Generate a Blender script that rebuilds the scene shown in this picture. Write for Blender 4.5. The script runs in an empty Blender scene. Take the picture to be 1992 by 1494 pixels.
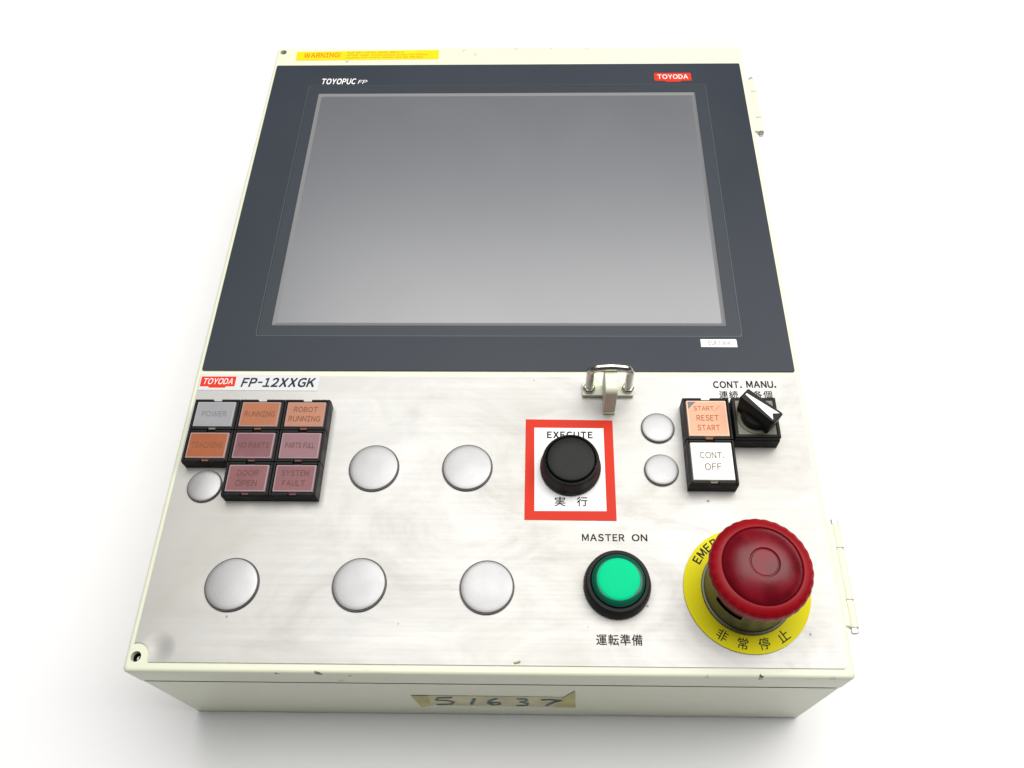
import bpy, bmesh, math, random
from mathutils import Matrix, Vector
from mathutils.geometry import tessellate_polygon
random.seed(7)
SC = bpy.context.scene
COL = SC.collection
MM = 0.001
PI = math.pi
TOP = 97.2           # height of the lid's face above the table, mm

# ------------------------------------------------------------------ camera
cam = bpy.data.cameras.new('camera')
cam.sensor_width = 36.0
cam.lens = 30.234
cam.shift_x = -0.01082
cam.shift_y = -0.02471
cam.clip_start = 0.01
cam.clip_end = 100
co = bpy.data.objects.new('camera', cam)
COL.objects.link(co)
RX = Vector((0.999773, 0.01317473, -0.01674447))
RY = Vector((0.00227663, -0.84745812, -0.53085737))
RZ = Vector((-0.02118414, 0.53069875, -0.84729574))
M = Matrix.Identity(4)
for i in range(3):
    M[i][0], M[i][1], M[i][2] = RX[i], -RY[i], -RZ[i]
M[0][3], M[1][3], M[2][3] = 0.023833, -0.290032, 0.389432 + TOP * MM
co.matrix_world = M
SC.camera = co

# ------------------------------------------------------------------ light
w = bpy.data.worlds.new('World')
SC.world = w
w.use_nodes = True
bg = w.node_tree.nodes['Background']
bg.inputs[0].default_value = (0.86, 0.90, 1.0, 1)
bg.inputs[1].default_value = 0.06

def area(name, loc, sx, sy, power, col):
    l = bpy.data.lights.new(name, 'AREA')
    l.shape = 'RECTANGLE'
    l.size, l.size_y = sx, sy
    l.energy = power
    l.color = col
    o = bpy.data.objects.new(name, l)
    COL.objects.link(o)
    o.location = loc
    return o                      # faces straight down
area('softbox_key', (0.72, 0.51, 1.75), 2.9, 1.75, 80, (1.0, 0.985, 0.95))

SC.view_settings.view_transform = 'Standard'
SC.view_settings.look = 'None'
SC.view_settings.exposure = 0.0
SC.view_settings.gamma = 1.0
SC.view_settings.use_curve_mapping = False

# ------------------------------------------------------------------ materials
def nodes_of(m):
    return m.node_tree.nodes, m.node_tree.links

def mat(name, col, rough=0.5, metal=0.0, spec=0.5, coat=0.0, trans=0.0, ior=1.5, noise=None, bump=None, sub=0.0):
    """noise=(scale, amount, detail) varies the base colour; bump=(scale, strength)"""
    m = bpy.data.materials.new(name)
    m.use_nodes = True
    n, l = nodes_of(m)
    b = n['Principled BSDF']
    b.inputs['Base Color'].default_value = (*col, 1)
    b.inputs['Roughness'].default_value = rough
    b.inputs['Metallic'].default_value = metal
    b.inputs['Specular IOR Level'].default_value = spec
    b.inputs['Coat Weight'].default_value = coat
    b.inputs['Transmission Weight'].default_value = trans
    b.inputs['IOR'].default_value = ior
    if sub:
        b.inputs['Subsurface Weight'].default_value = sub
        b.inputs['Subsurface Scale'].default_value = 0.003
    tc = n.new('ShaderNodeTexCoord')
    if noise:
        t = n.new('ShaderNodeTexNoise')
        t.inputs['Scale'].default_value = noise[0]
        t.inputs['Detail'].default_value = noise[2] if len(noise) > 2 else 4
        l.new(tc.outputs['Object'], t.inputs['Vector'])
        mr = n.new('ShaderNodeMapRange')
        mr.inputs['From Min'].default_value = 0.3
        mr.inputs['From Max'].default_value = 0.7
        mr.inputs['To Min'].default_value = 1 - noise[1]
        mr.inputs['To Max'].default_value = 1 + noise[1]
        l.new(t.outputs['Fac'], mr.inputs['Value'])
        mx = n.new('ShaderNodeVectorMath')
        mx.operation = 'SCALE'
        mx.inputs[0].default_value = col
        l.new(mr.outputs['Result'], mx.inputs['Scale'])
        l.new(mx.outputs['Vector'], b.inputs['Base Color'])
        mr2 = n.new('ShaderNodeMapRange')
        mr2.inputs['From Min'].default_value = 0.3
        mr2.inputs['From Max'].default_value = 0.7
        mr2.inputs['To Min'].default_value = max(rough - 0.08, 0.03)
        mr2.inputs['To Max'].default_value = min(rough + 0.08, 1)
        l.new(t.outputs['Fac'], mr2.inputs['Value'])
        l.new(mr2.outputs['Result'], b.inputs['Roughness'])
    if bump:
        t2 = n.new('ShaderNodeTexNoise')
        t2.inputs['Scale'].default_value = bump[0]
        t2.inputs['Detail'].default_value = 3
        l.new(tc.outputs['Object'], t2.inputs['Vector'])
        bp = n.new('ShaderNodeBump')
        bp.inputs['Strength'].default_value = bump[1]
        bp.inputs['Distance'].default_value = 0.0004
        l.new(t2.outputs['Fac'], bp.inputs['Height'])
        l.new(bp.outputs['Normal'], b.inputs['Normal'])
    return m

def mixcol(n, l, fac, a, bcol):
    x = n.new('ShaderNodeMix')
    x.data_type = 'RGBA'
    l.new(fac, x.inputs['Factor'])
    if isinstance(a, tuple):
        x.inputs['A'].default_value = (*a, 1)
    else:
        l.new(a, x.inputs['A'])
    x.inputs['B'].default_value = (*bcol, 1)
    return x.outputs['Result']

def maprange(n, l, v, a, b, c, d, smooth=False):
    x = n.new('ShaderNodeMapRange')
    if smooth:
        x.interpolation_type = 'SMOOTHSTEP'
    for k, q in zip(('From Min', 'From Max', 'To Min', 'To Max'), (a, b, c, d)):
        x.inputs[k].default_value = q
    l.new(v, x.inputs['Value'])
    return x.outputs['Result']

def math_(n, l, op, a, b):
    x = n.new('ShaderNodeMath')
    x.operation = op
    for k, q in enumerate((a, b)):
        if isinstance(q, (int, float)):
            x.inputs[k].default_value = q
        else:
            l.new(q, x.inputs[k])
    return x.outputs[0]

def noise_tex(n, l, vec, scale, detail=4, rough=0.5, stretch=None, rot=0.0, dist=0.0):
    if stretch:
        mp = n.new('ShaderNodeMapping')
        mp.inputs['Scale'].default_value = stretch
        mp.inputs['Rotation'].default_value = (0, 0, rot)
        l.new(vec, mp.inputs['Vector'])
        vec = mp.outputs['Vector']
    t = n.new('ShaderNodeTexNoise')
    t.inputs['Scale'].default_value = scale
    t.inputs['Detail'].default_value = detail
    t.inputs['Roughness'].default_value = rough
    t.inputs['Distortion'].default_value = dist
    l.new(vec, t.inputs['Vector'])
    return t.outputs['Fac']

def paint_material():
    """cream stove enamel: orange peel, faint grime, chipped to dark primer at a few places of its own"""
    m = mat('cream_enamel', (0.70, 0.72, 0.575), 0.38, bump=(900, 0.10))
    n, l = nodes_of(m)
    b = n['Principled BSDF']
    tc = n.new('ShaderNodeTexCoord').outputs['Object']
    g = noise_tex(n, l, tc, 14, 5, 0.6)
    col = mixcol(n, l, maprange(n, l, g, 0.48, 0.78, 0, 0.30), (0.68, 0.70, 0.55), (0.59, 0.58, 0.43))
    s = noise_tex(n, l, tc, 60, 6, 0.7, stretch=(0.35, 1.6, 1), rot=0.3)
    col = mixcol(n, l, maprange(n, l, s, 0.66, 0.76, 0, 0.35), col, (0.42, 0.41, 0.33))
    wob = noise_tex(n, l, tc, 700, 3)
    for (x, y, z, r, st) in ((-73.5, -208.4, -1.2, 1.7, .9), (-92, -208.4, -1.6, 0.9, .8), (119, -207.6, -0.8, 1.0, 1.0), (119.2, -208.4, -2.5, 1.2, .8),
                             (-60, -208.4, -4, 1.3, .7), (96, -208, -1.5, 1.2, .25), (140, -208.4, -2.2, 1.3, .22), (150, -208.4, -1.4, 1.4, .2),
                             (-66, -207.4, -14.5, 2.4, .35), (159.4, 183, -2, 1.6, .5), (-30, 205, 0, 1.2, .25), (-22, 201, 0, 1.5, .22),
                             (6, 206, 0, 1.4, .22), (30, 207, 0, 1.2, .25), (55, 206.6, 0, 1.6, .2), (-110, 194, 0, .8, .6)):
        d = n.new('ShaderNodeVectorMath')
        d.operation = 'DISTANCE'
        l.new(tc, d.inputs[0])
        d.inputs[1].default_value = (x * MM, y * MM, (TOP + z) * MM)
        dd = math_(n, l, 'ADD', d.outputs['Value'], math_(n, l, 'MULTIPLY', math_(n, l, 'SUBTRACT', wob, 0.5), 0.004))
        col = mixcol(n, l, maprange(n, l, dd, r * MM * 0.7, r * MM * 1.05, st, 0), col, (0.075, 0.06, 0.04))
    l.new(col, b.inputs['Base Color'])
    return m

def steel_material():
    """brushed stainless sheet: long fine scratches, hand-wiped smears, a dent by the corner screw"""
    m = mat('brushed_stainless', (0.50, 0.49, 0.48), 0.5, metal=0.45, spec=0.3)
    n, l = nodes_of(m)
    b = n['Principled BSDF']
    tc = n.new('ShaderNodeTexCoord').outputs['Object']
    big = noise_tex(n, l, tc, 11, 6, 0.62, dist=0.6)
    mid = noise_tex(n, l, tc, 24, 6, 0.68, stretch=(0.75, 1.25, 1), rot=0.5, dist=0.9)
    brush = noise_tex(n, l, tc, 120, 3, 0.6, stretch=(0.06, 6.0, 1))
    scr = noise_tex(n, l, tc, 90, 2, 0.5, stretch=(0.12, 5.0, 1), rot=-0.55)
    col = mixcol(n, l, maprange(n, l, big, 0.42, 0.74, 0, 0.7), (0.445, 0.440, 0.430), (0.375, 0.362, 0.332))
    col = mixcol(n, l, maprange(n, l, mid, 0.53, 0.75, 0, 0.20), col, (0.33, 0.305, 0.245))
    col = mixcol(n, l, maprange(n, l, brush, 0.45, 0.75, 0, 0.08), col, (0.32, 0.31, 0.30))
    col = mixcol(n, l, maprange(n, l, scr, 0.70, 0.76, 0, 0.22), col, (0.32, 0.31, 0.29))
    wob = noise_tex(n, l, tc, 900, 2)
    for (x, y, r) in ((104.3, -127.2, 0.75), (143, -190, 0.55), (-118, -184.3, 0.5), (45, -187.5, 0.4), (72, -178, 0.5), (-40, -187, 0.4), (20, -60, 0.35)):
        d = n.new('ShaderNodeVectorMath')
        d.operation = 'DISTANCE'
        l.new(tc, d.inputs[0])
        d.inputs[1].default_value = (x * MM, y * MM, (TOP + 0.6) * MM)
        dd = math_(n, l, 'ADD', d.outputs['Value'], math_(n, l, 'MULTIPLY', math_(n, l, 'SUBTRACT', wob, 0.5), 0.001))
        col = mixcol(n, l, maprange(n, l, dd, r * MM * 0.8, r * MM * 1.1, 0.7, 0), col, (0.12, 0.10, 0.08))
    l.new(col, b.inputs['Base Color'])
    r1 = maprange(n, l, mid, 0.35, 0.7, 0.40, 0.54)
    r2 = math_(n, l, 'ADD', r1, maprange(n, l, brush, 0.3, 0.7, -0.02, 0.02))
    l.new(r2, b.inputs['Roughness'])
    # relief: brushing, gentle waviness of the sheet, one dent
    d = n.new('ShaderNodeVectorMath')
    d.operation = 'DISTANCE'
    l.new(tc, d.inputs[0])
    d.inputs[1].default_value = (-146.2 * MM, -199.0 * MM, (TOP + 0.6) * MM)
    dent = maprange(n, l, d.outputs['Value'], 0.0, 0.0085, -0.0006, 0, True)
    wav = math_(n, l, 'MULTIPLY', noise_tex(n, l, tc, 9, 2), 0.0011)
    fine = math_(n, l, 'MULTIPLY', brush, 0.000006)
    h = math_(n, l, 'ADD', math_(n, l, 'ADD', dent, wav), fine)
    bp = n.new('ShaderNodeBump')
    bp.inputs['Strength'].default_value = 1.0
    bp.inputs['Distance'].default_value = 1.0
    l.new(h, bp.inputs['Height'])
    l.new(bp.outputs['Normal'], b.inputs['Normal'])
    return m

def screen_material():
    m = mat('display_glass', (0.098, 0.104, 0.120), 0.27, spec=1.0, ior=1.6)
    n, l = nodes_of(m)
    b = n['Principled BSDF']
    tc = n.new('ShaderNodeTexCoord').outputs['Object']
    sm = noise_tex(n, l, tc, 12, 4, 0.55, dist=0.8)
    l.new(maprange(n, l, sm, 0.35, 0.7, 0.295, 0.325), b.inputs['Roughness'])
    return m

MT = {
    'cream': paint_material(),
    'steel': steel_material(),
    'screen': screen_material(),
    'table': mat('white_tabletop', (0.90, 0.90, 0.915), 0.7, spec=0.15),
    'bezel': mat('slate_film', (0.032, 0.039, 0.051), 0.40, spec=0.17, noise=(9, 0.06)),
    'bezel2': mat('slate_film_inner', (0.036, 0.044, 0.055), 0.38, spec=0.20),
    'bead': mat('moulded_bead', (0.075, 0.085, 0.095), 0.35, spec=0.35),
    'border': mat('display_edge', (0.17, 0.17, 0.18), 0.36, spec=0.3),
    'black': mat('black_plastic', (0.010, 0.010, 0.010), 0.46, spec=0.16, noise=(160, 0.25), bump=(1500, 0.12)),
    'blackcap': mat('black_button_plastic', (0.011, 0.011, 0.011), 0.42, spec=0.15, bump=(1800, 0.1)),
    'plug': mat('satin_plug_metal', (0.375, 0.373, 0.38), 0.46, metal=0.6, spec=0.3, noise=(60, 0.07), bump=(1300, 0.07)),
    'plugrim': mat('plug_rim_metal', (0.10, 0.10, 0.097), 0.42, metal=0.7, noise=(120, 0.3)),
    'groove': mat('dark_seam', (0.03, 0.03, 0.028), 0.7),
    'zinc': mat('zinc_metal', (0.50, 0.49, 0.45), 0.32, metal=1.0, noise=(200, 0.25)),
    'chrome': mat('nickel_rod', (0.66, 0.63, 0.58), 0.22, metal=1.0, noise=(90, 0.12)),
    'collar': mat('olive_zinc_collar', (0.12, 0.118, 0.095), 0.42, metal=0.45, spec=0.3, noise=(60, 0.25)),
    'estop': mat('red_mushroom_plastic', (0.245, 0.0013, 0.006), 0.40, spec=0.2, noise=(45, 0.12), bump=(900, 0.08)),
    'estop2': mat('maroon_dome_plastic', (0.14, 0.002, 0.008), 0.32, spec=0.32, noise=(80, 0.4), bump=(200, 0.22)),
    'darkred': mat('dark_red_core', (0.05, 0.002, 0.004), 0.5),
    'yellow': mat('yellow_legend', (0.70, 0.63, 0.005), 0.55, spec=0.12, noise=(30, 0.05)),
    'warn': mat('yellow_sticker', (0.78, 0.60, 0.008), 0.5, spec=0.12, noise=(60, 0.05)),
    'ink': mat('black_ink', (0.018, 0.018, 0.018), 0.55, spec=0.12),
    'inkgrey': mat('grey_ink', (0.20, 0.19, 0.19), 0.6, spec=0.12),
    'inkpale': mat('faded_ink', (0.16, 0.16, 0.17), 0.6, spec=.12),
    'inknavy': mat('navy_ink', (0.02, 0.028, 0.05), 0.55, spec=0.12),
    'inkwarn': mat('orange_red_ink', (0.70, 0.17, 0.01), 0.55, spec=0.12),
    'inkolive': mat('olive_ink', (0.25, 0.19, 0.008), 0.55, spec=0.12),
    'inkpen': mat('felt_pen_ink', (0.035, 0.080, 0.105), 0.6, noise=(300, 0.5)),
    'white': mat('white_print', (0.85, 0.85, 0.85), 0.5),
    'redprint': mat('red_print', (0.66, 0.035, 0.014), 0.5, spec=0.12),
    'redframe': mat('red_vinyl', (0.60, 0.031, 0.013), 0.5, spec=0.12, noise=(40, 0.06)),
    'label': mat('silver_label', (0.62, 0.62, 0.63), 0.42, spec=0.4),
    'green': mat('green_lens', (0.0, 0.58, 0.26), 0.5, spec=0.06, sub=0.2),
    'greendark': mat('green_lens_skirt', (0.002, 0.085, 0.050), 0.2, spec=0.35),
    'oliveplate': mat('olive_grey_plate', (0.15, 0.145, 0.105), 0.45),
    'tape': mat('aged_masking_tape', (0.50, 0.47, 0.29), 0.6, noise=(70, 0.2), bump=(300, 0.2)),
    'tape2': mat('folded_tape_end', (0.42, 0.39, 0.13), 0.55, noise=(90, 0.25)),
    'hole': mat('hole_dark', (0.015, 0.014, 0.012), 0.6),
    'whitecap': mat('white_cap', (0.84, 0.83, 0.77), 0.30, spec=0.5),
}

# ------------------------------------------------------------------ mesh helpers (all in mm, z from the lid's face)
class MB:
    def __init__(s):
        s.bm = bmesh.new()
    def v(s, x, y, z):
        return s.bm.verts.new((x * MM, y * MM, (z + TOP) * MM))
    def face(s, vs):
        try:
            return s.bm.faces.new(vs)
        except ValueError:
            return None
    def box(s, x0, x1, y0, y1, z0, z1, tx=0.0, ty=0.0):
        """box whose top is drawn in by tx, ty"""
        a = [s.v(x, y, z0) for x, y in ((x0, y0), (x1, y0), (x1, y1), (x0, y1))]
        b = [s.v(x, y, z1) for x, y in ((x0 + tx, y0 + ty), (x1 - tx, y0 + ty), (x1 - tx, y1 - ty), (x0 + tx, y1 - ty))]
        s.face(a[::-1]); s.face(b)
        for i in range(4):
            j = (i + 1) % 4
            s.face([a[i], a[j], b[j], b[i]])
        return s
    def lathe(s, cx, cy, prof, n=72, cap0=False, cap1=True, lobes=None, skip=None):
        rings = []
        for k, (r, z) in enumerate(prof):
            ring = []
            for i in range(n):
                t = 2 * PI * i / n
                rr = r
                if lobes and lobes[2][0] <= k <= lobes[2][1]:
                    rr = r + lobes[1] * (abs(math.sin(t * lobes[0] / 2)) - 0.6)
                ring.append(s.v(cx + rr * math.cos(t), cy + rr * math.sin(t), z))
            rings.append(ring)
        for k in range(len(rings) - 1):
            for i in range(n):
                if skip and skip(k, 360.0 * (i + .5) / n):
                    continue
                j = (i + 1) % n
                s.face([rings[k][i], rings[k][j], rings[k + 1][j], rings[k + 1][i]])
        if cap0:
            s.face(rings[0][::-1])
        if cap1:
            s.face(rings[-1])
        return s
    def loops(s, rings, close_top=True):
        R = [[s.v(*p) for p in ring] for ring in rings]
        for k in range(len(R) - 1):
            n = len(R[k])
            for i in range(n):
                j = (i + 1) % n
                s.face([R[k][i], R[k][j], R[k + 1][j], R[k + 1][i]])
        if close_top:
            s.face(R[-1])
        return R
    def plate(s, outer, holes, z0, z1, walls=True):
        """flat sheet with holes: top at z1, side walls down to z0"""
        tops = []
        for lp in [outer] + holes:
            vs = [s.v(x, y, z1) for x, y in lp]
            tops.append(vs)
        flat = [v for vs in tops for v in vs]
        for tri in tessellate_polygon([[Vector((v.co.x * 1000, v.co.y * 1000, 0)) for v in vs] for vs in tops]):
            s.face([flat[i] for i in tri])
        if walls:
            for vs in tops:
                lo = [s.bm.verts.new((v.co.x, v.co.y, (z0 + TOP) * MM)) for v in vs]
                for i in range(len(vs)):
                    j = (i + 1) % len(vs)
                    s.face([lo[i], lo[j], vs[j], vs[i]])
        return s
    def tube(s, pts, r, n=12, caps=True):
        rings = []
        P = [Vector(p) for p in pts]
        up = None
        for i, p in enumerate(P):
            d = (P[min(i + 1, len(P) - 1)] - P[max(i - 1, 0)]).normalized()
            if up is None:
                up = Vector((0, 0, 1)) if abs(d.z) < .9 else Vector((0, 1, 0))
            side = d.cross(up).normalized()
            up = side.cross(d).normalized()
            rings.append([s.v(*(p + r * (math.cos(2 * PI * k / n) * side + math.sin(2 * PI * k / n) * up))) for k in range(n)])
        for i in range(len(rings) - 1):
            for k in range(n):
                j = (k + 1) % n
                s.face([rings[i][k], rings[i][j], rings[i + 1][j], rings[i + 1][k]])
        if caps:
            s.face(rings[0][::-1]); s.face(rings[-1])
        return s
    def poly(s, pts, z):
        s.face([s.v(x, y, z) for x, y in pts])
        return s
    def build(s, name, m, parent=None, bevel=0.0, seg=2, smooth=True, label=None):
        bmesh.ops.remove_doubles(s.bm, verts=s.bm.verts, dist=1e-7)
        bmesh.ops.recalc_face_normals(s.bm, faces=s.bm.faces)
        me = bpy.data.meshes.new(name)
        s.bm.to_mesh(me)
        s.bm.free()
        return link(name, me, m, parent, bevel, seg, smooth, label)

def link(name, me, m, parent=None, bevel=0.0, seg=2, smooth=True, label=None):
    me.materials.clear()
    me.materials.append(MT[m])
    o = bpy.data.objects.new(name, me)
    COL.objects.link(o)
    o.parent = parent
    if smooth:
        me.polygons.foreach_set('use_smooth', [True] * len(me.polygons))
        me.set_sharp_from_angle(angle=math.radians(32))
    if bevel:
        b = o.modifiers.new('bevel', 'BEVEL')
        b.width = bevel * MM
        b.segments = seg
        b.limit_method = 'ANGLE'
        b.angle_limit = math.radians(35)
    if label:
        o['label'] = label
    return o

def rrect(x0, x1, y0, y1, r, n=6):
    out = []
    for cx, cy, a in ((x1 - r, y1 - r, 0), (x0 + r, y1 - r, 90), (x0 + r, y0 + r, 180), (x1 - r, y0 + r, 270)):
        for i in range(n + 1):
            t = math.radians(a + 90 * i / n)
            out.append((cx + r * math.cos(t), cy + r * math.sin(t)))
    return out

def circle(cx, cy, r, n=32):
    return [(cx + r * math.cos(2 * PI * i / n), cy + r * math.sin(2 * PI * i / n)) for i in range(n)]

def glyphs(s, bold=0.0, shear=0.0, space=1.0):
    c = bpy.data.curves.new('lettering', 'FONT')
    c.body = s
    c.offset = bold
    c.shear = shear
    c.space_character = space
    c.resolution_u = 4
    o = bpy.data.objects.new('lettering', c)
    COL.objects.link(o)
    bpy.context.view_layer.update()
    me = bpy.data.meshes.new_from_object(o.evaluated_get(bpy.context.evaluated_depsgraph_get()))
    bpy.data.objects.remove(o)
    bpy.data.curves.remove(c)
    return me

GCACHE = {}
def glyph(ch, bold):
    """outline triangles of one character (the full-width grotesque form for Latin), in em units"""
    if (ch, bold) not in GCACHE:
        wide = chr(ord(ch) + 0xFEE0) if 0x21 <= ord(ch) <= 0x7E else ch
        me = glyphs(wide)
        gv, gf = [tuple(v.co[:2]) + (0.0,) for v in me.vertices], [tuple(p.vertices) for p in me.polygons]
        if bold:      # heavier weight: the outline struck four times, a hair apart
            n0 = len(gv)
            d = bold * .8
            gv = [(x + sx * d, y + sy * d, .008 * k) for k, (sx, sy) in enumerate(((-1, -1), (1, 1), (-1, 1), (1, -1))) for x, y, z in gv]
            gf = [tuple(i + n0 * k for i in f) for k in range(4) for f in gf]
        GCACHE[(ch, bold)] = (gv, gf)
        bpy.data.meshes.remove(me)
    return GCACHE[(ch, bold)]

def text(s, x0, x1, y0, y1, z, m, parent, bold=0.0, shear=0.0, space=1.0, rot=0.0, name='lettering'):
    """print the words into the rectangle x0..x1, y0..y1 (mm) at height z"""
    vs, fs, pen = [], [], 0.0
    for ch in s:
        if ch == ' ':
            pen += 0.42
            continue
        gv, gf = glyph(ch, bold)
        gx0, gx1 = min(p[0] for p in gv), max(p[0] for p in gv)
        k = .5 if ch == '-' else 1.0
        n0 = len(vs)
        vs += [(pen + (x - gx0) * k + shear * y, y, dz) for x, y, dz in gv]
        fs += [tuple(i + n0 for i in f) for f in gf]
        pen += (gx1 - gx0) * k + 0.11 * space
    ax, bx = min(p[0] for p in vs), max(p[0] for p in vs)
    ay, by = min(p[1] for p in vs), max(p[1] for p in vs)
    cx, cy = (x0 + x1) / 2, (y0 + y1) / 2
    c, q = math.cos(rot), math.sin(rot)
    out_ = []
    for x, y, dz in vs:
        px = (x - ax) / (bx - ax) * (x1 - x0) + x0 - cx
        py = (y - ay) / (by - ay) * (y1 - y0) + y0 - cy
        out_.append(((cx + px * c - py * q) * MM, (cy + px * q + py * c) * MM, (z + dz + TOP) * MM))
    me = bpy.data.meshes.new(name)
    me.from_pydata(out_, [], fs)
    return link(name, me, m, parent, smooth=False)

def arc_text(chars, cx, cy, r, a0, step, wid, hei, z, m, parent, inward, bold=0.0):
    bm = bmesh.new()
    for i, ch in enumerate(chars):
        if ch == ' ':
            continue
        gv, gf = glyph(ch, bold)
        xs = [p[0] for p in gv]
        ys = [p[1] for p in gv]
        w_, h_ = max(xs) - min(xs), max(ys) - min(ys)
        k = hei / h_
        kx = min(k, wid / w_)
        mx, my = (max(xs) + min(xs)) / 2, (max(ys) + min(ys)) / 2
        a = math.radians(a0 + step * i)
        rot = a - PI / 2 if not inward else a + PI / 2
        px, py = cx + r * math.cos(a), cy + r * math.sin(a)
        c, q = math.cos(rot), math.sin(rot)
        nv = []
        for x, y, dz in gv:
            x, y = (x - mx) * kx, (y - my) * k
            nv.append(bm.verts.new(((px + x * c - y * q) * MM, (py + x * q + y * c) * MM, (z + dz + TOP) * MM)))
        for f in gf:
            bm.faces.new([nv[j] for j in f])
    me = bpy.data.meshes.new('lettering')
    bm.to_mesh(me)
    bm.free()
    return link('lettering', me, m, parent, smooth=False)

def part(name, parent, label=None):
    o = bpy.data.objects.new(name, None)
    COL.objects.link(o)
    o.parent = parent
    o.empty_display_size = 0.01
    if label:
        o['label'] = label
    return o

# ------------------------------------------------------------------ the table
b = MB()
b.poly([(-4000, -4000), (4000, -4000), (4000, 4000), (-4000, 4000)], -TOP)
tb = b.build('tabletop', 'table', smooth=False)
tb['kind'] = 'structure'

# ------------------------------------------------------------------ the control panel
root = bpy.data.objects.new('control_panel', None)
COL.objects.link(root)
root.empty_display_size = 0.05
root['label'] = 'cream industrial control panel with dark display, push buttons and red emergency stop'
root['category'] = 'control panel'

W2, H2 = 160.0, 208.45
# body: a box a little smaller than the lid
b = MB()
rings = []
for ins, z in ((3.0, -TOP + 0.05), (0.25, -TOP + 1.6), (0.25, -21.4), (3.0, -21.0)):
    rings.append([(x, y, z) for x, y in rrect(-W2 + ins, W2 - ins, -H2 + ins, H2 - ins, 2.0)])
b.loops(rings, close_top=False)
b.face([b.v(*p) for p in rings[0]][::-1])
b.build('enclosure_body', 'cream', root)
# dark rubber gasket in the gap under the lid
b = MB()
b.plate(rrect(-W2 + 2.2, W2 - 2.2, -H2 + 2.2, H2 - 2.2, 3), [rrect(-W2 + 12, W2 - 12, -H2 + 12, H2 - 12, 3)], -23.0, -18.0)
b.build('gasket', 'groove', root)
# lid: pressed sheet with rolled edge, two corner screw holes and the display opening
b = MB()
RB = 1.5
rings = []
for ins, z in ((1.4, -18.2), (0.0, -18.2), (0.0, -12.0)):
    rings.append([(x, y, z) for x, y in rrect(-W2 + ins, W2 - ins, -H2 + ins, H2 - ins, 2.0)])
for k in range(0, 7):
    a = PI / 2 * k / 6
    ins, z = RB * (1 - math.cos(a)), -RB * (1 - math.sin(a))
    rings.append([(x, y, z) for x, y in rrect(-W2 + ins, W2 - ins, -H2 + ins, H2 - ins, 2.0)])
R = b.loops(rings[:-1], close_top=False)
inner = [(x, y) for x, y, z in rings[-1]]
b.plate(inner, [circle(-155.2, -202.0, 2.3), circle(-155.2, 203.9, 2.2), rrect(-126, 126, -27, 162.5, 1)], -3.0, 0.0)
for i in range(len(inner)):     # join the roll to the face
    j = (i + 1) % len(inner)
    b.face([R[-1][i], R[-1][j], b.v(*inner[j], 0.0), b.v(*inner[i], 0.0)])
b.build('lid', 'cream', root)
for x, y, r in ((-155.2, -202.0, 2.3), (-155.2, 203.9, 2.2)):
    s = MB().lathe(x, y, [(r + .35, -0.2), (r + .35, -6), (0.2, -6.0)], 28, cap1=False).build('corner_screw', 'hole', root)
    MB().lathe(x + .6, y - .3, [(r * .66, -6.0), (r * .66, -3.4), (r * .5, -2.9)], 20).build('screw_head', 'zinc', s)
    MB().box(x + .3, x + .9, y - .3 - r * .5, y - .3 + r * .5, -2.95, -2.8).build('slot', 'hole', s, smooth=False)

# stainless faceplate with the notch round the corner screw
out = [(157.0, -57.6), (-157.0, -57.6), (-157.0, -196.4)]
for k in range(0, 11):
    a = math.radians(108 - 118 * k / 10)
    out.append((-155.2 + 5.9 * math.cos(a), -202.0 + 5.9 * math.sin(a)))
out[3] = (-157.0, -196.4)
out += [(-149.0, -204.4), (155.5, -204.4), (157.0, -203.0)]
o2 = []
for p in out:
    if not o2 or (abs(p[0] - o2[-1][0]) + abs(p[1] - o2[-1][1])) > .05:
        o2.append(p)
b = MB()
b.plate(o2, [], 0.05, 0.6)
plate = b.build('faceplate', 'steel', root, smooth=False, label='brushed stainless steel faceplate with smears and fine scratches')
# curl of loose paint at the faceplate's lower edge
b = MB()
b.loops([[(12.0, -203.0, .7), (14.6, -202.6, .7), (14.7, -203.4, .7), (12.2, -203.9, .7)],
         [(12.4, -203.0, 1.3), (14.9, -202.2, 1.8), (15.0, -202.8, 1.8), (12.6, -203.6, 1.3)]])
b.build('paint_flake', 'tape', root)

# display bezel
b = MB()
b.plate(rrect(-157.0, 157.0, -54.2, 189.2, 0.8, 3), [rrect(-132.0, 132.0, -32.2, 168.3, 1.6, 4)], 0.05, 0.8)
bez = b.build('display_bezel', 'bezel', root, smooth=False, label='dark slate film bezel round the display')
b = MB()
def ringrect(ins, z):
    return [(x, y, z) for x, y in rrect(-131.9 + ins, 131.9 - ins, -32.1 + ins, 168.2 - ins, 1.6, 4)]
rs = [ringrect(0, .2), ringrect(0.0, .78), ringrect(0.55, .9)]
b.loops(rs, close_top=False)
i0 = [(x, y) for x, y, z in rs[-1]]
b.plate(i0, [rrect(-124.6, 124.6, -25.4, 160.9, 0.8, 3)], 0.4, .9)
b.build('inner_frame', 'bezel2', bez, smooth=False)
b = MB()
b.plate([(x, y) for x, y, z in ringrect(-.32, 0)], [[(x, y) for x, y, z in ringrect(.02, 0)]], .7, .9)
b.build('frame_bead', 'bead', bez)
b = MB()
def srect(ins, z):
    return [(x, y, z) for x, y in rrect(-124.5 + ins, 124.5 - ins, -25.3 + ins, 160.8 - ins, 0.8, 3)]
b.loops([srect(0, .8), srect(0.4, 0.55), srect(2.2, 0.15)], close_top=False)
b.build('screen_edge', 'border', bez)
b = MB()
b.plate([(x, y) for x, y, z in srect(1.9, 0)], [], -1.5, 0.12)
b.build('screen', 'screen', root, smooth=False, label='blank grey matt display screen')

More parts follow.
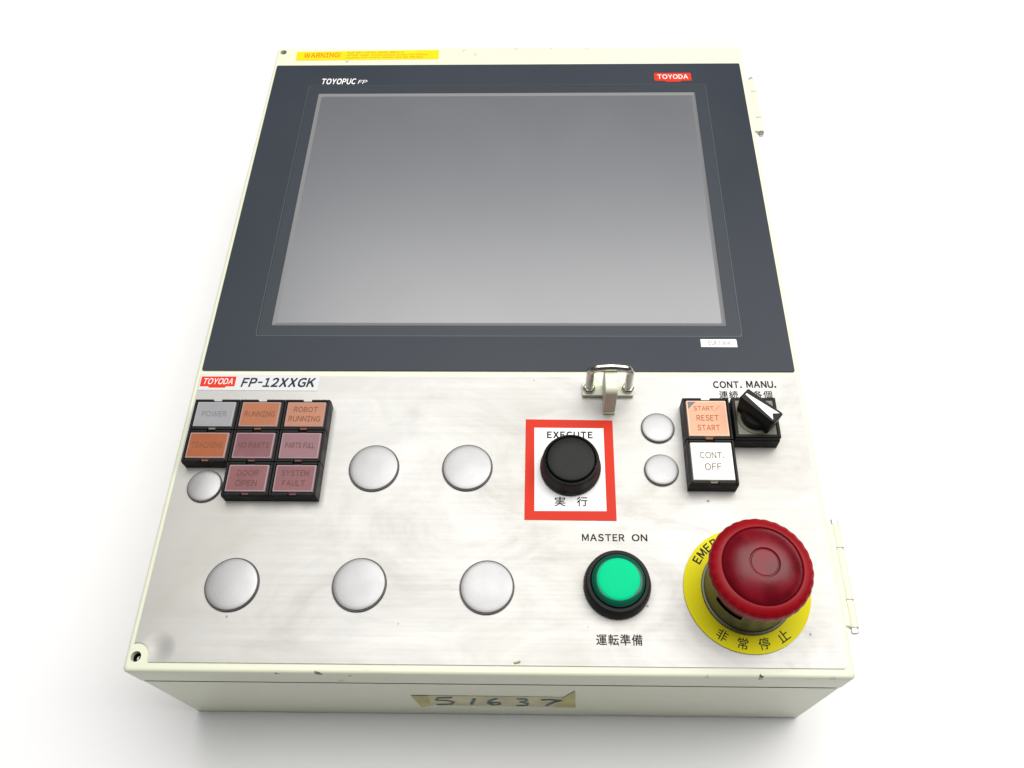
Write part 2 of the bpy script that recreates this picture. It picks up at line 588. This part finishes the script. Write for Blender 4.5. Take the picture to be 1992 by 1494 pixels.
# prints on the bezel
text('TOYOPUC', -124.0, -101.0, 169.9, 175.6, .92, 'white', bez, bold=.03, shear=.12)
text('FP', -99.6, -93.4, 170.3, 174.0, .92, 'white', bez, bold=.01, shear=.2)
def toyoda(x0, x1, y0, y1, z, parent, shear=0.0, tab=1.0):
    cx = (x0 + x1) / 2
    hw = (x1 - x0) / 2
    pts = [(x0, y0 + tab + .6), (x0 + .6, y0 + tab), (cx - hw * .45, y0 + tab), (cx - hw * .38, y0), (cx + hw * .38, y0), (cx + hw * .45, y0 + tab),
           (x1 - .6, y0 + tab), (x1, y0 + tab + .6), (x1, y1 - .6), (x1 - .6, y1), (x0 + .6, y1), (x0, y1 - .6)]
    pts = [(x + shear * (y - y0), y) for x, y in pts]
    g = MB().plate(pts, [], z - .08, z).build('maker_badge', 'redprint', parent, smooth=False, label='red badge with white maker name')
    sh = shear * ((y0 + y1) / 2 - y0)
    text('TOYODA', x0 + hw * .17 + sh, x1 - hw * .17 + sh, y0 + tab + (y1 - y0 - tab) * .22, y1 - (y1 - y0 - tab) * .2, z + .07, 'white', g, bold=.012, shear=shear, space=1.08)
toyoda(98.9, 123.4, 171.0, 179.6, .95, root)

b = MB()
st = b.plate([(109.4, -34.1), (109.5, -39.0), (128.8, -39.1), (128.7, -34.5), (128.2, -34.0)], [], .82, .95).build('serial_sticker', 'white', root, smooth=False, label='small white sticker below the display')
text('EUF7364', 113.6, 125.2, -37.9, -35.0, 1.03, 'inkpale', st, rot=-.03)

# warning sticker on the lid's top edge
b = MB()
st = b.plate([(-145.7, 204.2), (-145.4, 195.0), (-46.9, 195.9), (-47.3, 205.5)], [], .02, .14).build('warning_sticker', 'warn', root, smooth=False, label='long yellow warning sticker')
text('WARNING!', -140.3, -115.2, 198.0, 202.9, .22, 'inkwarn', st, bold=.02, rot=.012)
# three lines of print too small to read in the photograph: short dark words set in rows
rr = random.Random(3)
for x0, x1, y in ((-110.4, -71.6, 203.0), (-110.3, -52.6, 200.3), (-110.7, -57.9, 197.7)):
    b = MB()
    x = x0
    while x < x1 - 1.5:
        n = rr.randint(4, 9)
        for k in range(n):
            if x > x1:
                break
            wd = rr.choice((0.75, 0.85, 0.95))
            yy = y + (x - x0) * .009
            b.poly([(x, yy - .72), (x + .26, yy - .72), (x + .26, yy + .72), (x, yy + .72)], .22)
            q = rr.random()
            if q < .6:
                b.poly([(x + .27, yy + .46), (x + wd - .2, yy + .46), (x + wd - .2, yy + .72), (x + .27, yy + .72)], .22)
            if q > .3:
                b.poly([(x + .27, yy - .72), (x + wd - .2, yy - .72), (x + wd - .2, yy - .46), (x + .27, yy - .46)], .22)
            x += wd + .18
        x += .75
    b.build('fine_print', 'inkolive', st, smooth=False)

# model label
b = MB()
st = b.plate([(-156.7, -56.4), (-156.7, -66.4), (-93.2, -66.7), (-93.0, -57.2)], [], .62, .78).build('model_label', 'label', root, smooth=False, label='silver model label with red badge and italic lettering')
pts_badge = (-156.0, -137.6, -65.0, -58.2)
toyoda_parent = st
def badge_on_label():
    x0, x1, y0, y1 = pts_badge
    cx = (x0 + x1) / 2
    pts = [(x0, y0 + .8), (cx - 4.6, y0 + .8), (cx - 4.3, y0), (cx + 4.3, y0), (cx + 4.6, y0 + .8), (x1, y0 + .8), (x1, y1), (x0, y1)]
    MB().plate(pts, [], .79, .84).build('badge', 'redprint', st, smooth=False)
    text('TOYODA', x0 + 1.6, x1 - 1.4, y0 + 2.0, y1 - 1.1, .9, 'white', st, bold=.012, shear=.22)
badge_on_label()
text('FP-12XXGK', -134.4, -95.0, -64.6, -58.9, .86, 'inknavy', st, bold=.036, shear=.18)

# ------------------------------------------------------------------ square indicator lamps and push buttons
def housing_mesh(x0, x1, y0, y1, h, wall=1.3, notch_top=True):
    """black frame: floor, chamfered skirt, four walls; a gap in the middle of the far and near walls"""
    b = MB()
    g = .07
    x0, x1, y0, y1 = x0 + g, x1 - g, y0 + g, y1 - g
    b.box(x0, x1, y0, y1, .62, h - 2.2)
    xm = (x0 + x1) / 2
    b.box(x0, x0 + wall, y0, y1, h - 2.2, h, .12, .12)
    b.box(x1 - wall, x1, y0, y1, h - 2.2, h, .12, .12)
    for ya, yb in ((y0, y0 + wall), (y1 - wall, y1)):
        b.box(x0 + wall, xm - 2.2, ya, yb, h - 2.2, h, 0, .12)
        b.box(xm + 2.2, x1 - wall, ya, yb, h - 2.2, h, 0, .12)
    return b

def square_lamp(name, x0, x1, y0, y1, h, colour, lines, capmat, textmat, label, corner=False, tb=0.0, cs=1.0, inset=1.45, tw=None):
    hs = housing_mesh(x0, x1, y0, y1, h).build(name, 'black', root, bevel=.18, label=label)
    a0, a1, c0, c1 = x0 + inset, x1 - inset, y0 + inset, y1 - inset
    # clear cap edge, then the coloured legend inside it
    cap = MB().box(a0, a1, c0, c1, h - 2.2, h + .25, .35, .35).build('lens_cap', capmat, hs, bevel=.3)
    e = 1.05
    MB().plate(rrect(a0 + e, a1 - e, c0 + e, c1 - e, .25, 2), [], h + .2, h + .33).build('legend_plate', colour, hs, smooth=False)
    xm, ym = (x0 + x1) / 2, (y0 + y1) / 2
    MB().box(xm - 1.7, xm + 1.7, y0 + .6, y0 + inset, h - 2.0, h - .9).build('latch', textmat, hs)
    if corner:
        MB().poly([(a0 + e, c1 - e), (a0 + e, c1 - e - 4.2), (a0 + e + 4.2, c1 - e)], h + .38).build('corner_mark', 'inkgrey', hs, smooth=False)
    lh = 3.1 * cs
    n = len(lines)
    gap = 5.3 * cs
    for i, s in enumerate(lines):
        yc = ym + (n - 1) * gap / 2 - i * gap
        hw = min(len(s) * 1.05 * cs, (a1 - a0) / 2 - 1.5) if tw is None else tw[i] / 2
        text(s, xm - hw, xm + hw, yc - lh / 2, yc + lh / 2, h + .40, textmat, hs, bold=tb or .012)

def capm(name, col, rough=.35, noise=None):
    MT[name] = mat(name, col, rough, spec=.22, noise=noise)
capm('lens_lavender', (0.336, 0.336, 0.361)); capm('lens_orange', (0.353, 0.227, 0.210)); capm('lens_mauve', (0.302, 0.214, 0.235)); capm('lens_peach', (.78, .55, .42))
capm('legend_grey', (0.277, 0.281, 0.302), noise=(90, .04)); capm('legend_orange', (0.361, 0.130, 0.063), noise=(90, .1))
capm('legend_salmon', (0.395, 0.172, 0.105), noise=(90, .1)); capm('legend_deep', (0.311, 0.088, 0.034), noise=(90, .1))
capm('legend_mauve', (0.197, 0.080, 0.092), noise=(90, .12)); capm('legend_pink', (0.239, 0.122, 0.139), noise=(90, .1)); capm('legend_rose', (0.210, 0.084, 0.092), noise=(90, .12))
capm('legend_peach', (.80, .375, .24), .32, noise=(60, .05))
MT['ink_brown'] = mat('ink_brown', (.20, .085, .05), .6, spec=.12)
MT['ink_mauve'] = mat('ink_mauve', (.135, .068, .065), .6, spec=.12)
MT['ink_peach'] = mat('ink_peach', (.33, .12, .06), .6, spec=.12)
MT['ink_offwhite'] = mat('ink_offwhite', (.19, .16, .12), .6, spec=.12)

GX = [-153.0, -129.9, -106.8, -83.7]
GY = [-76.1, -93.6, -111.1, -128.7]
GH = 8.4
def cell(c, r):
    return GX[c], GX[c + 1], GY[r + 1], GY[r]
square_lamp('indicator_lamp', *cell(0, 0), GH, 'legend_grey', ['POWER'], 'lens_lavender', 'inkgrey', 'pale grey indicator lamp lettered POWER', tw=[12.5])
square_lamp('indicator_lamp', *cell(1, 0), GH, 'legend_orange', ['RUNNING'], 'lens_orange', 'ink_brown', 'orange indicator lamp lettered RUNNING', tw=[15.5])
square_lamp('indicator_lamp', *cell(2, 0), GH, 'legend_salmon', ['ROBOT', 'RUNNING'], 'lens_orange', 'ink_brown', 'salmon indicator lamp lettered ROBOT RUNNING', tw=[12, 16])
square_lamp('indicator_lamp', *cell(0, 1), GH, 'legend_deep', ['TEACHING'], 'lens_orange', 'ink_brown', 'deep orange indicator lamp lettered TEACHING', tw=[15.5])
square_lamp('indicator_lamp', *cell(1, 1), GH, 'legend_mauve', ['NO PARTS'], 'lens_mauve', 'ink_mauve', 'mauve indicator lamp in the middle of the block', tw=[15.5])
square_lamp('indicator_lamp', *cell(2, 1), GH, 'legend_pink', ['PARTS FULL'], 'lens_mauve', 'ink_mauve', 'dusty pink indicator lamp below ROBOT RUNNING', tw=[14.5])
square_lamp('indicator_lamp', *cell(1, 2), GH, 'legend_rose', ['DOOR', 'OPEN'], 'lens_mauve', 'ink_mauve', 'rose indicator lamp lettered DOOR OPEN', tw=[10.5, 10.5])
square_lamp('indicator_lamp', *cell(2, 2), GH, 'legend_rose', ['SYSTEM', 'FAULT'], 'lens_mauve', 'ink_mauve', 'rose indicator lamp lettered SYSTEM FAULT', tw=[13.5, 11])

SX0, SX1 = 94.7, 118.2
square_lamp('push_button', SX0, SX1, -98.9, -75.5, 10.3, 'legend_peach', ['START/', 'RESET', 'START'], 'lens_peach', 'ink_peach', 'peach square push button lettered START RESET START', corner=True, cs=1.02, inset=1.5, tw=[13, 11, 11])
square_lamp('push_button', SX0, SX1, -122.3, -98.9, 10.3, 'whitecap', ['CONT.', 'OFF'], 'whitecap', 'ink_offwhite', 'white square push button lettered CONT. OFF', cs=1.15, inset=1.5, tw=[11.8, 8])

# ------------------------------------------------------------------ selector switch
b = MB()
x0, x1, y0, y1, h = 118.9, 141.2, -98.6, -76.4, 12.2
b.box(x0, x1, y0, y1, .62, h - 4)
b.box(x0, x1 - .3, y0 + .2, y1, h - 4, h - 1.0)
wl = 1.5
b.box(x0, x0 + wl, y0 + .2, y1, h - 1, h); b.box(x1 - .3 - wl, x1 - .3, y0 + .2, y1, h - 1, h)
b.box(x0 + wl, x1 - .3 - wl, y0 + .2, y0 + .2 + wl, h - 1, h); b.box(x0 + wl, x1 - .3 - wl, y1 - wl, y1, h - 1, h)
sel = b.build('selector_switch', 'black', root, bevel=.25, label='black rotary selector switch turned towards CONT.')
cx, cy = 129.9, -87.4
b = MB()
b.plate([(x0 + wl, y1 - wl), (x0 + wl, y0 + .2 + wl), (x1 - .3 - wl, y0 + .2 + wl), (x1 - .3 - wl, y1 - wl)], [circle(cx, cy, 9.3, 48)], h - .98, h - .4)
b.build('face_plate', 'oliveplate', sel, smooth=False)
MB().lathe(cx, cy, [(9.25, h - .95), (9.0, h - .6), (8.9, h - .3), (7.6, h - .3), (7.5, h - .1)], 56).build('dial_ring', 'oliveplate', sel)
b = MB()
b.lathe(cx, cy, [(7.4, h - .2), (7.2, h + 3.2), (6.6, h + 4.0)], 48)
def knob_pt(u, v_, z):
    a = math.radians(-44)
    return (cx + u * math.cos(a) - v_ * math.sin(a), cy + u * math.sin(a) + v_ * math.cos(a), z)
ks = [(-10.2, -3.2), (-9.6, -3.6), (9.6, -4.0), (10.3, -3.5), (10.3, 3.5), (9.6, 4.0), (-9.6, 3.6), (-10.2, 3.2)]
b.loops([[knob_pt(u * .92, v_ * 1.0, h + .2) for u, v_ in ks], [knob_pt(u, v_, 23.4) for u, v_ in ks], [knob_pt(u - math.copysign(.5, u), v_ - math.copysign(.5, v_), 24.2) for u, v_ in ks]])
b.build('knob', 'blackcap', sel)
b = MB()
pt = [(-9.0, -.5), (8.9, -2.5), (6.6, 0.0), (8.9, 2.5), (-9.0, .5)]
b.face([b.v(*knob_pt(u, v_, 24.28)) for u, v_ in pt[:3]] + [b.v(*knob_pt(-9.0, 0, 24.28))])
b.face([b.v(*knob_pt(-9.0, 0, 24.28))] + [b.v(*knob_pt(u, v_, 24.28)) for u, v_ in pt[2:]])
b.build('pointer', 'white', sel, smooth=False)

# prints on the steel
def steel_text(s, x0, x1, y0, y1, bold=.01, space=1.0, m='ink'):
    return text(s, x0, x1, y0, y1, .68, m, plate, bold=bold, space=space)
steel_text('CONT.', 113.4, 128.2, -64.3, -60.1, bold=.034)
steel_text('MANU.', 130.6, 146.0, -64.1, -59.9, bold=.034)
steel_text('連続', 115.9, 125.7, -70.4, -65.9, bold=.012)
steel_text('各個', 133.4, 143.2, -70.3, -65.8, bold=.012)
steel_text('MASTER', 43.2, 63.2, -147.7, -144.1, bold=.026, space=1.3)
steel_text('ON', 66.6, 73.9, -147.6, -144.1, bold=.026)
steel_text('運転準備', 48.4, 68.8, -195.5, -190.6, bold=.014)

# ------------------------------------------------------------------ EXECUTE button on its red-framed sticker
b = MB()
st = b.plate([(16.0, -83.1), (15.9, -137.3), (59.9, -137.6), (60.1, -83.6)], [[(20.4, -87.9), (55.4, -88.1), (55.3, -132.7), (20.7, -132.8)]], .62, .8).build('legend_sticker', 'redframe', root, smooth=False, label='white sticker with thick red frame round the black button')
MB().plate([(20.4, -87.9), (20.7, -132.8), (55.3, -132.7), (55.4, -88.1)], [], .62, .76).build('white_field', 'white', st, smooth=False)
text('EXECUTE', 26.8, 49.8, -93.9, -90.0, .86, 'ink', st, bold=.04, space=1.4)
text('実', 30.4, 35.7, -130.3, -125.4, .86, 'ink', st, bold=.012)
text('行', 41.1, 46.3, -130.3, -125.4, .86, 'ink', st, bold=.012)
bt = MB().lathe(38.3, -110.3, [(14.9, .8), (15.0, 2.6), (14.7, 3.6), (14.2, 4.4), (13.9, 9.6), (13.4, 10.8), (12.4, 11.2), (12.1, 10.6), (12.0, 8.0)], 72, cap1=False).build('push_button', 'black', root, label='round black push button on the red-framed sticker')
MB().lathe(38.3, -110.3, [(11.75, 8.0), (11.7, 11.1), (11.4, 11.7), (10.9, 11.95), (6, 12.0), (.4, 11.9)], 72).build('button_cap', 'blackcap', bt)

# ------------------------------------------------------------------ MASTER ON button
cx, cy = 58.6, -169.0
bt = MB().lathe(cx, cy, [(15.3, .62), (15.4, 3.0), (15.0, 4.4), (14.5, 7.6), (13.9, 8.4), (12.6, 8.6), (12.3, 8.0), (12.2, 5.0)], 72, cap1=False).build('illuminated_button', 'black', root, label='round green button with black collar below MASTER ON')
MB().lathe(cx, cy, [(12.1, 5.0), (12.05, 9.0), (11.7, 10.0), (11.0, 10.6), (9.6, 10.9)], 72, cap1=False).build('lens_skirt', 'greendark', bt)
MB().lathe(cx, cy, [(9.62, 10.85), (9.3, 11.15), (8.4, 11.4), (5, 11.6), (.3, 11.65)], 64).build('lens', 'green', bt)

# ------------------------------------------------------------------ emergency stop
cx, cy = 117.3, -170.3
b = MB()
b.plate(circle(cx, cy, 28.6, 96), [circle(cx, cy, 15, 48)], .62, 1.5)
es = b.build('emergency_stop', 'yellow', root, smooth=False, label='red mushroom emergency stop on round yellow legend plate')
arc_text('EMERGENCY STOP', cx, cy, 25.1, 147.3, -9.1, 3.6, 4.0, 1.6, 'ink', es, False, bold=.03)
arc_text('非常停止', cx, cy, 24.5, -123.0, 22.0, 5.2, 5.0, 1.6, 'ink', es, True, bold=.006)
def window(k, a):
    return k == 5 and 206 < a < 247
MB().lathe(cx, cy, [(20.6, 1.5), (20.7, 2.3), (20.4, 2.7), (19.6, 2.9), (19.4, 4.0), (19.3, 15.5), (19.3, 22.5), (19.2, 27.5)], 108, cap1=False, skip=window).build('collar', 'collar', es)
MB().lathe(cx, cy, [(18.4, 12), (18.4, 27)], 64).build('core', 'darkred', es)
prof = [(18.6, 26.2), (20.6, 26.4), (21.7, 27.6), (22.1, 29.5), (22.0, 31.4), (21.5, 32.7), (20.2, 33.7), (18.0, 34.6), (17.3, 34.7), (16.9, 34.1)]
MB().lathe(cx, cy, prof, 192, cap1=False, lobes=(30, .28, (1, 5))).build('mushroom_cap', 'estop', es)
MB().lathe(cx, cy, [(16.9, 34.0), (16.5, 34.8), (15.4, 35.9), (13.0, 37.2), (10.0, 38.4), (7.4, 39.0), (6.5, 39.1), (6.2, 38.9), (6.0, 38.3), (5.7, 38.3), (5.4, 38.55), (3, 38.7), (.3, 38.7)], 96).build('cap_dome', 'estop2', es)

# ------------------------------------------------------------------ blanking plugs
def plug(x, y, r, label):
    o = MB().lathe(x, y, [(r * .985, .62), (r, .85), (r, 1.2), (r * .98, 1.5), (r * .965, 1.5), (r * .955, 1.1)], 80, cap1=False).build('blanking_plug', 'plugrim', root, label=label)
    MB().lathe(x, y, [(r * .952, 1.1), (r * .95, 1.75), (r * .935, 2.05), (r * .90, 2.2), (r * .8, 2.38), (r * .62, 2.58), (r * .4, 2.72), (r * .2, 2.8), (r * .03, 2.82)], 80).build('dome', 'plug', o)
    return o
plug(-58.9, -110.9, 12.5, 'large round metal plug nearest the indicator lamps')
plug(-12.6, -110.4, 12.5, 'large round metal plug left of the red-framed sticker')
plug(-141.3, -121.0, 8.6, 'small round metal plug tucked below TEACHING lamp')
plug(82.8, -88.0, 8.5, 'upper small round metal plug beside the square buttons')
plug(83.0, -111.2, 8.5, 'lower small round metal plug beside the square buttons')
plug(-118.3, -169.8, 12.6, 'leftmost large round metal plug of the lower row')
plug(-59.5, -169.4, 12.6, 'middle large round metal plug of the lower row')
plug(-0.8, -170.1, 12.6, 'large round metal plug left of MASTER ON button')

# ------------------------------------------------------------------ padlock hasp
b = MB()
b.box(45.0, 71.3, -70.2, -62.6, .62, 3.0)
hp = b.build('padlock_hasp', 'cream', root, bevel=.4, label='cream padlock hasp with nickel staple')
b = MB()
fx0, fx1 = 55.4, 61.5
prof = [(-64.0, 3.02), (-70.3, 3.02), (-70.3, .64), (-80.2, .64), (-80.2, 2.0), (-79.6, 2.2)]
for k in range(0, 9):
    a = math.radians(-90 + 90 * (1 + k / 8))
    prof.append((-76.2 - 3.4 * math.cos(a), 19.9 + 3.4 * math.sin(a)))
prof += [(-64.0, 23.4)]
b.loops([[(fx0, y, z) for y, z in prof], [(fx1, y, z) for y, z in prof]], close_top=True)
b.face([b.v(fx0, y, z) for y, z in prof])
b.build('fin', 'cream', hp, bevel=.35)
pts = [(48.6, -66.4, 3.0), (48.6, -66.4, 12), (48.6, -66.4, 19.4)]
for k in range(1, 9):
    a = math.radians(180 - 80 * k / 8)
    pts.append((53.2 + 4.6 * math.cos(a), -66.4, 19.4 + 4.6 * math.sin(a)))
pts += [(55.6, -66.4, 24.4), (58.6, -66.4, 24.7), (61.6, -66.4, 24.4)]
for k in range(0, 8):
    a = math.radians(80 - 80 * k / 8)
    pts.append((64.0 + 4.6 * math.cos(a), -66.4, 19.4 + 4.6 * math.sin(a)))
pts += [(68.6, -66.4, 19.4), (68.6, -66.4, 12), (68.6, -66.4, 3.0)]
MB().tube(pts, 2.05, 16).build('staple', 'chrome', hp)
for x in (48.6, 68.6):
    MB().lathe(x, -66.4, [(3.3, 3.0), (3.3, 4.6), (2.7, 5.4), (2.0, 5.5)], 6).build('nut', 'zinc', hp, bevel=.2)

# ------------------------------------------------------------------ hinges on the right side
def hinge(y0, y1, label):
    hz = -9.5
    b = MB()
    b.box(160.0, 161.6, y0 - 1.5, y1 + 1.5, hz - 7, hz + 2.6)
    b.box(161.6, 164.6, y0 + .5, y1 - .5, hz - 1.2, hz + 1.8)
    hg = b.build('hinge', 'cream', root, bevel=.5, label=label)
    L = (y1 - y0) / 4.0
    ys = [y0, y0 + L, y1 - L, y1]
    for i in range(3):
        a, c = ys[i] + (.28 if i else 0), ys[i + 1] - (.28 if i < 2 else 0)
        MB().tube([(166.3, a, hz), (166.3, c, hz)], 2.35, 24).build('knuckle', 'cream', hg, bevel=.3)
    MB().tube([(166.3, y0 - 2.6, hz), (166.3, y0 - 2.2, hz), (166.3, y1 + 2.2, hz), (166.3, y1 + 2.6, hz)], 1.6, 18).build('pin', 'zinc', hg, bevel=.4)
hinge(-184.5, -134.8, 'cream hinge beside the emergency stop')
hinge(133.5, 183.5, 'cream hinge beside the top of the display')

# ------------------------------------------------------------------ strip of tape with a pen-written number on the near side
yf = -H2 + 0.25
def onface(pts, d):
    return [(x, yf - d, z) for x, z in pts]
b = MB()
tp = [(-36.4, -46.8), (-20, -46.4), (10, -47.0), (37.0, -47.4), (36.9, -72.6), (5, -72.2), (-20, -71.6), (-32.8, -71.4)]
b.face([b.v(*p) for p in onface(tp, .15)])
tape = b.build('tape_strip', 'tape', root, smooth=False, label='yellowed tape strip with number written in pen')
b = MB()
b.face([b.v(*p) for p in onface([(-38.8, -46.6), (-30.5, -46.8), (-31.5, -71.6), (-36.8, -76.0)], .3)])
b.build('folded_end', 'tape2', tape, smooth=False)
b = MB()
b.face([b.v(*p) for p in onface([(34.5, -49.0), (39.8, -32.0), (41.6, -72.6), (31.0, -72.4)], .3)])
b.build('folded_end', 'tape2', tape, smooth=False)
def stroke(bm_, pts, wd):
    P = [Vector((x, z)) for x, z in pts]
    L, R_ = [], []
    for i, p in enumerate(P):
        d = (P[min(i + 1, len(P) - 1)] - P[max(i - 1, 0)]).normalized()
        nrm = Vector((-d.y, d.x)) * wd / 2
        L.append(bm_.v(p.x + nrm.x, yf - .4, p.y + nrm.y * 1.5)); R_.append(bm_.v(p.x - nrm.x, yf - .4, p.y - nrm.y * 1.5))
    for i in range(len(P) - 1):
        bm_.face([L[i], L[i + 1], R_[i + 1], R_[i]])
digits = [
    [[(-19.0, -50.5), (-26.0, -51.5), (-27.5, -58.0), (-22.5, -57.5), (-19.2, -61.5), (-20.8, -67.0), (-28.5, -69.0)]],
    [[(-8.2, -52.5), (-9.4, -59.0), (-10.8, -67.5)]],
    [[(2.6, -51.5), (-1.0, -57.5), (-2.2, -64.0), (0.2, -68.5), (3.6, -66.5), (3.4, -62.0), (-1.2, -62.5)]],
    [[(12.2, -52.5), (16.6, -52.0), (17.2, -56.5), (13.6, -60.0), (17.6, -63.0), (16.8, -68.0), (11.8, -69.5)]],
    [[(24.0, -54.0), (29.0, -53.2), (33.4, -54.0), (29.8, -60.5), (26.6, -69.0)], [(30.5, -57.5), (34.5, -55.0)]],
]
for dg in digits:
    b = MB()
    for sline in dg:
        stroke(b, sline, 1.6)
    b.build('pen_digit', 'inkpen', tape, smooth=False)
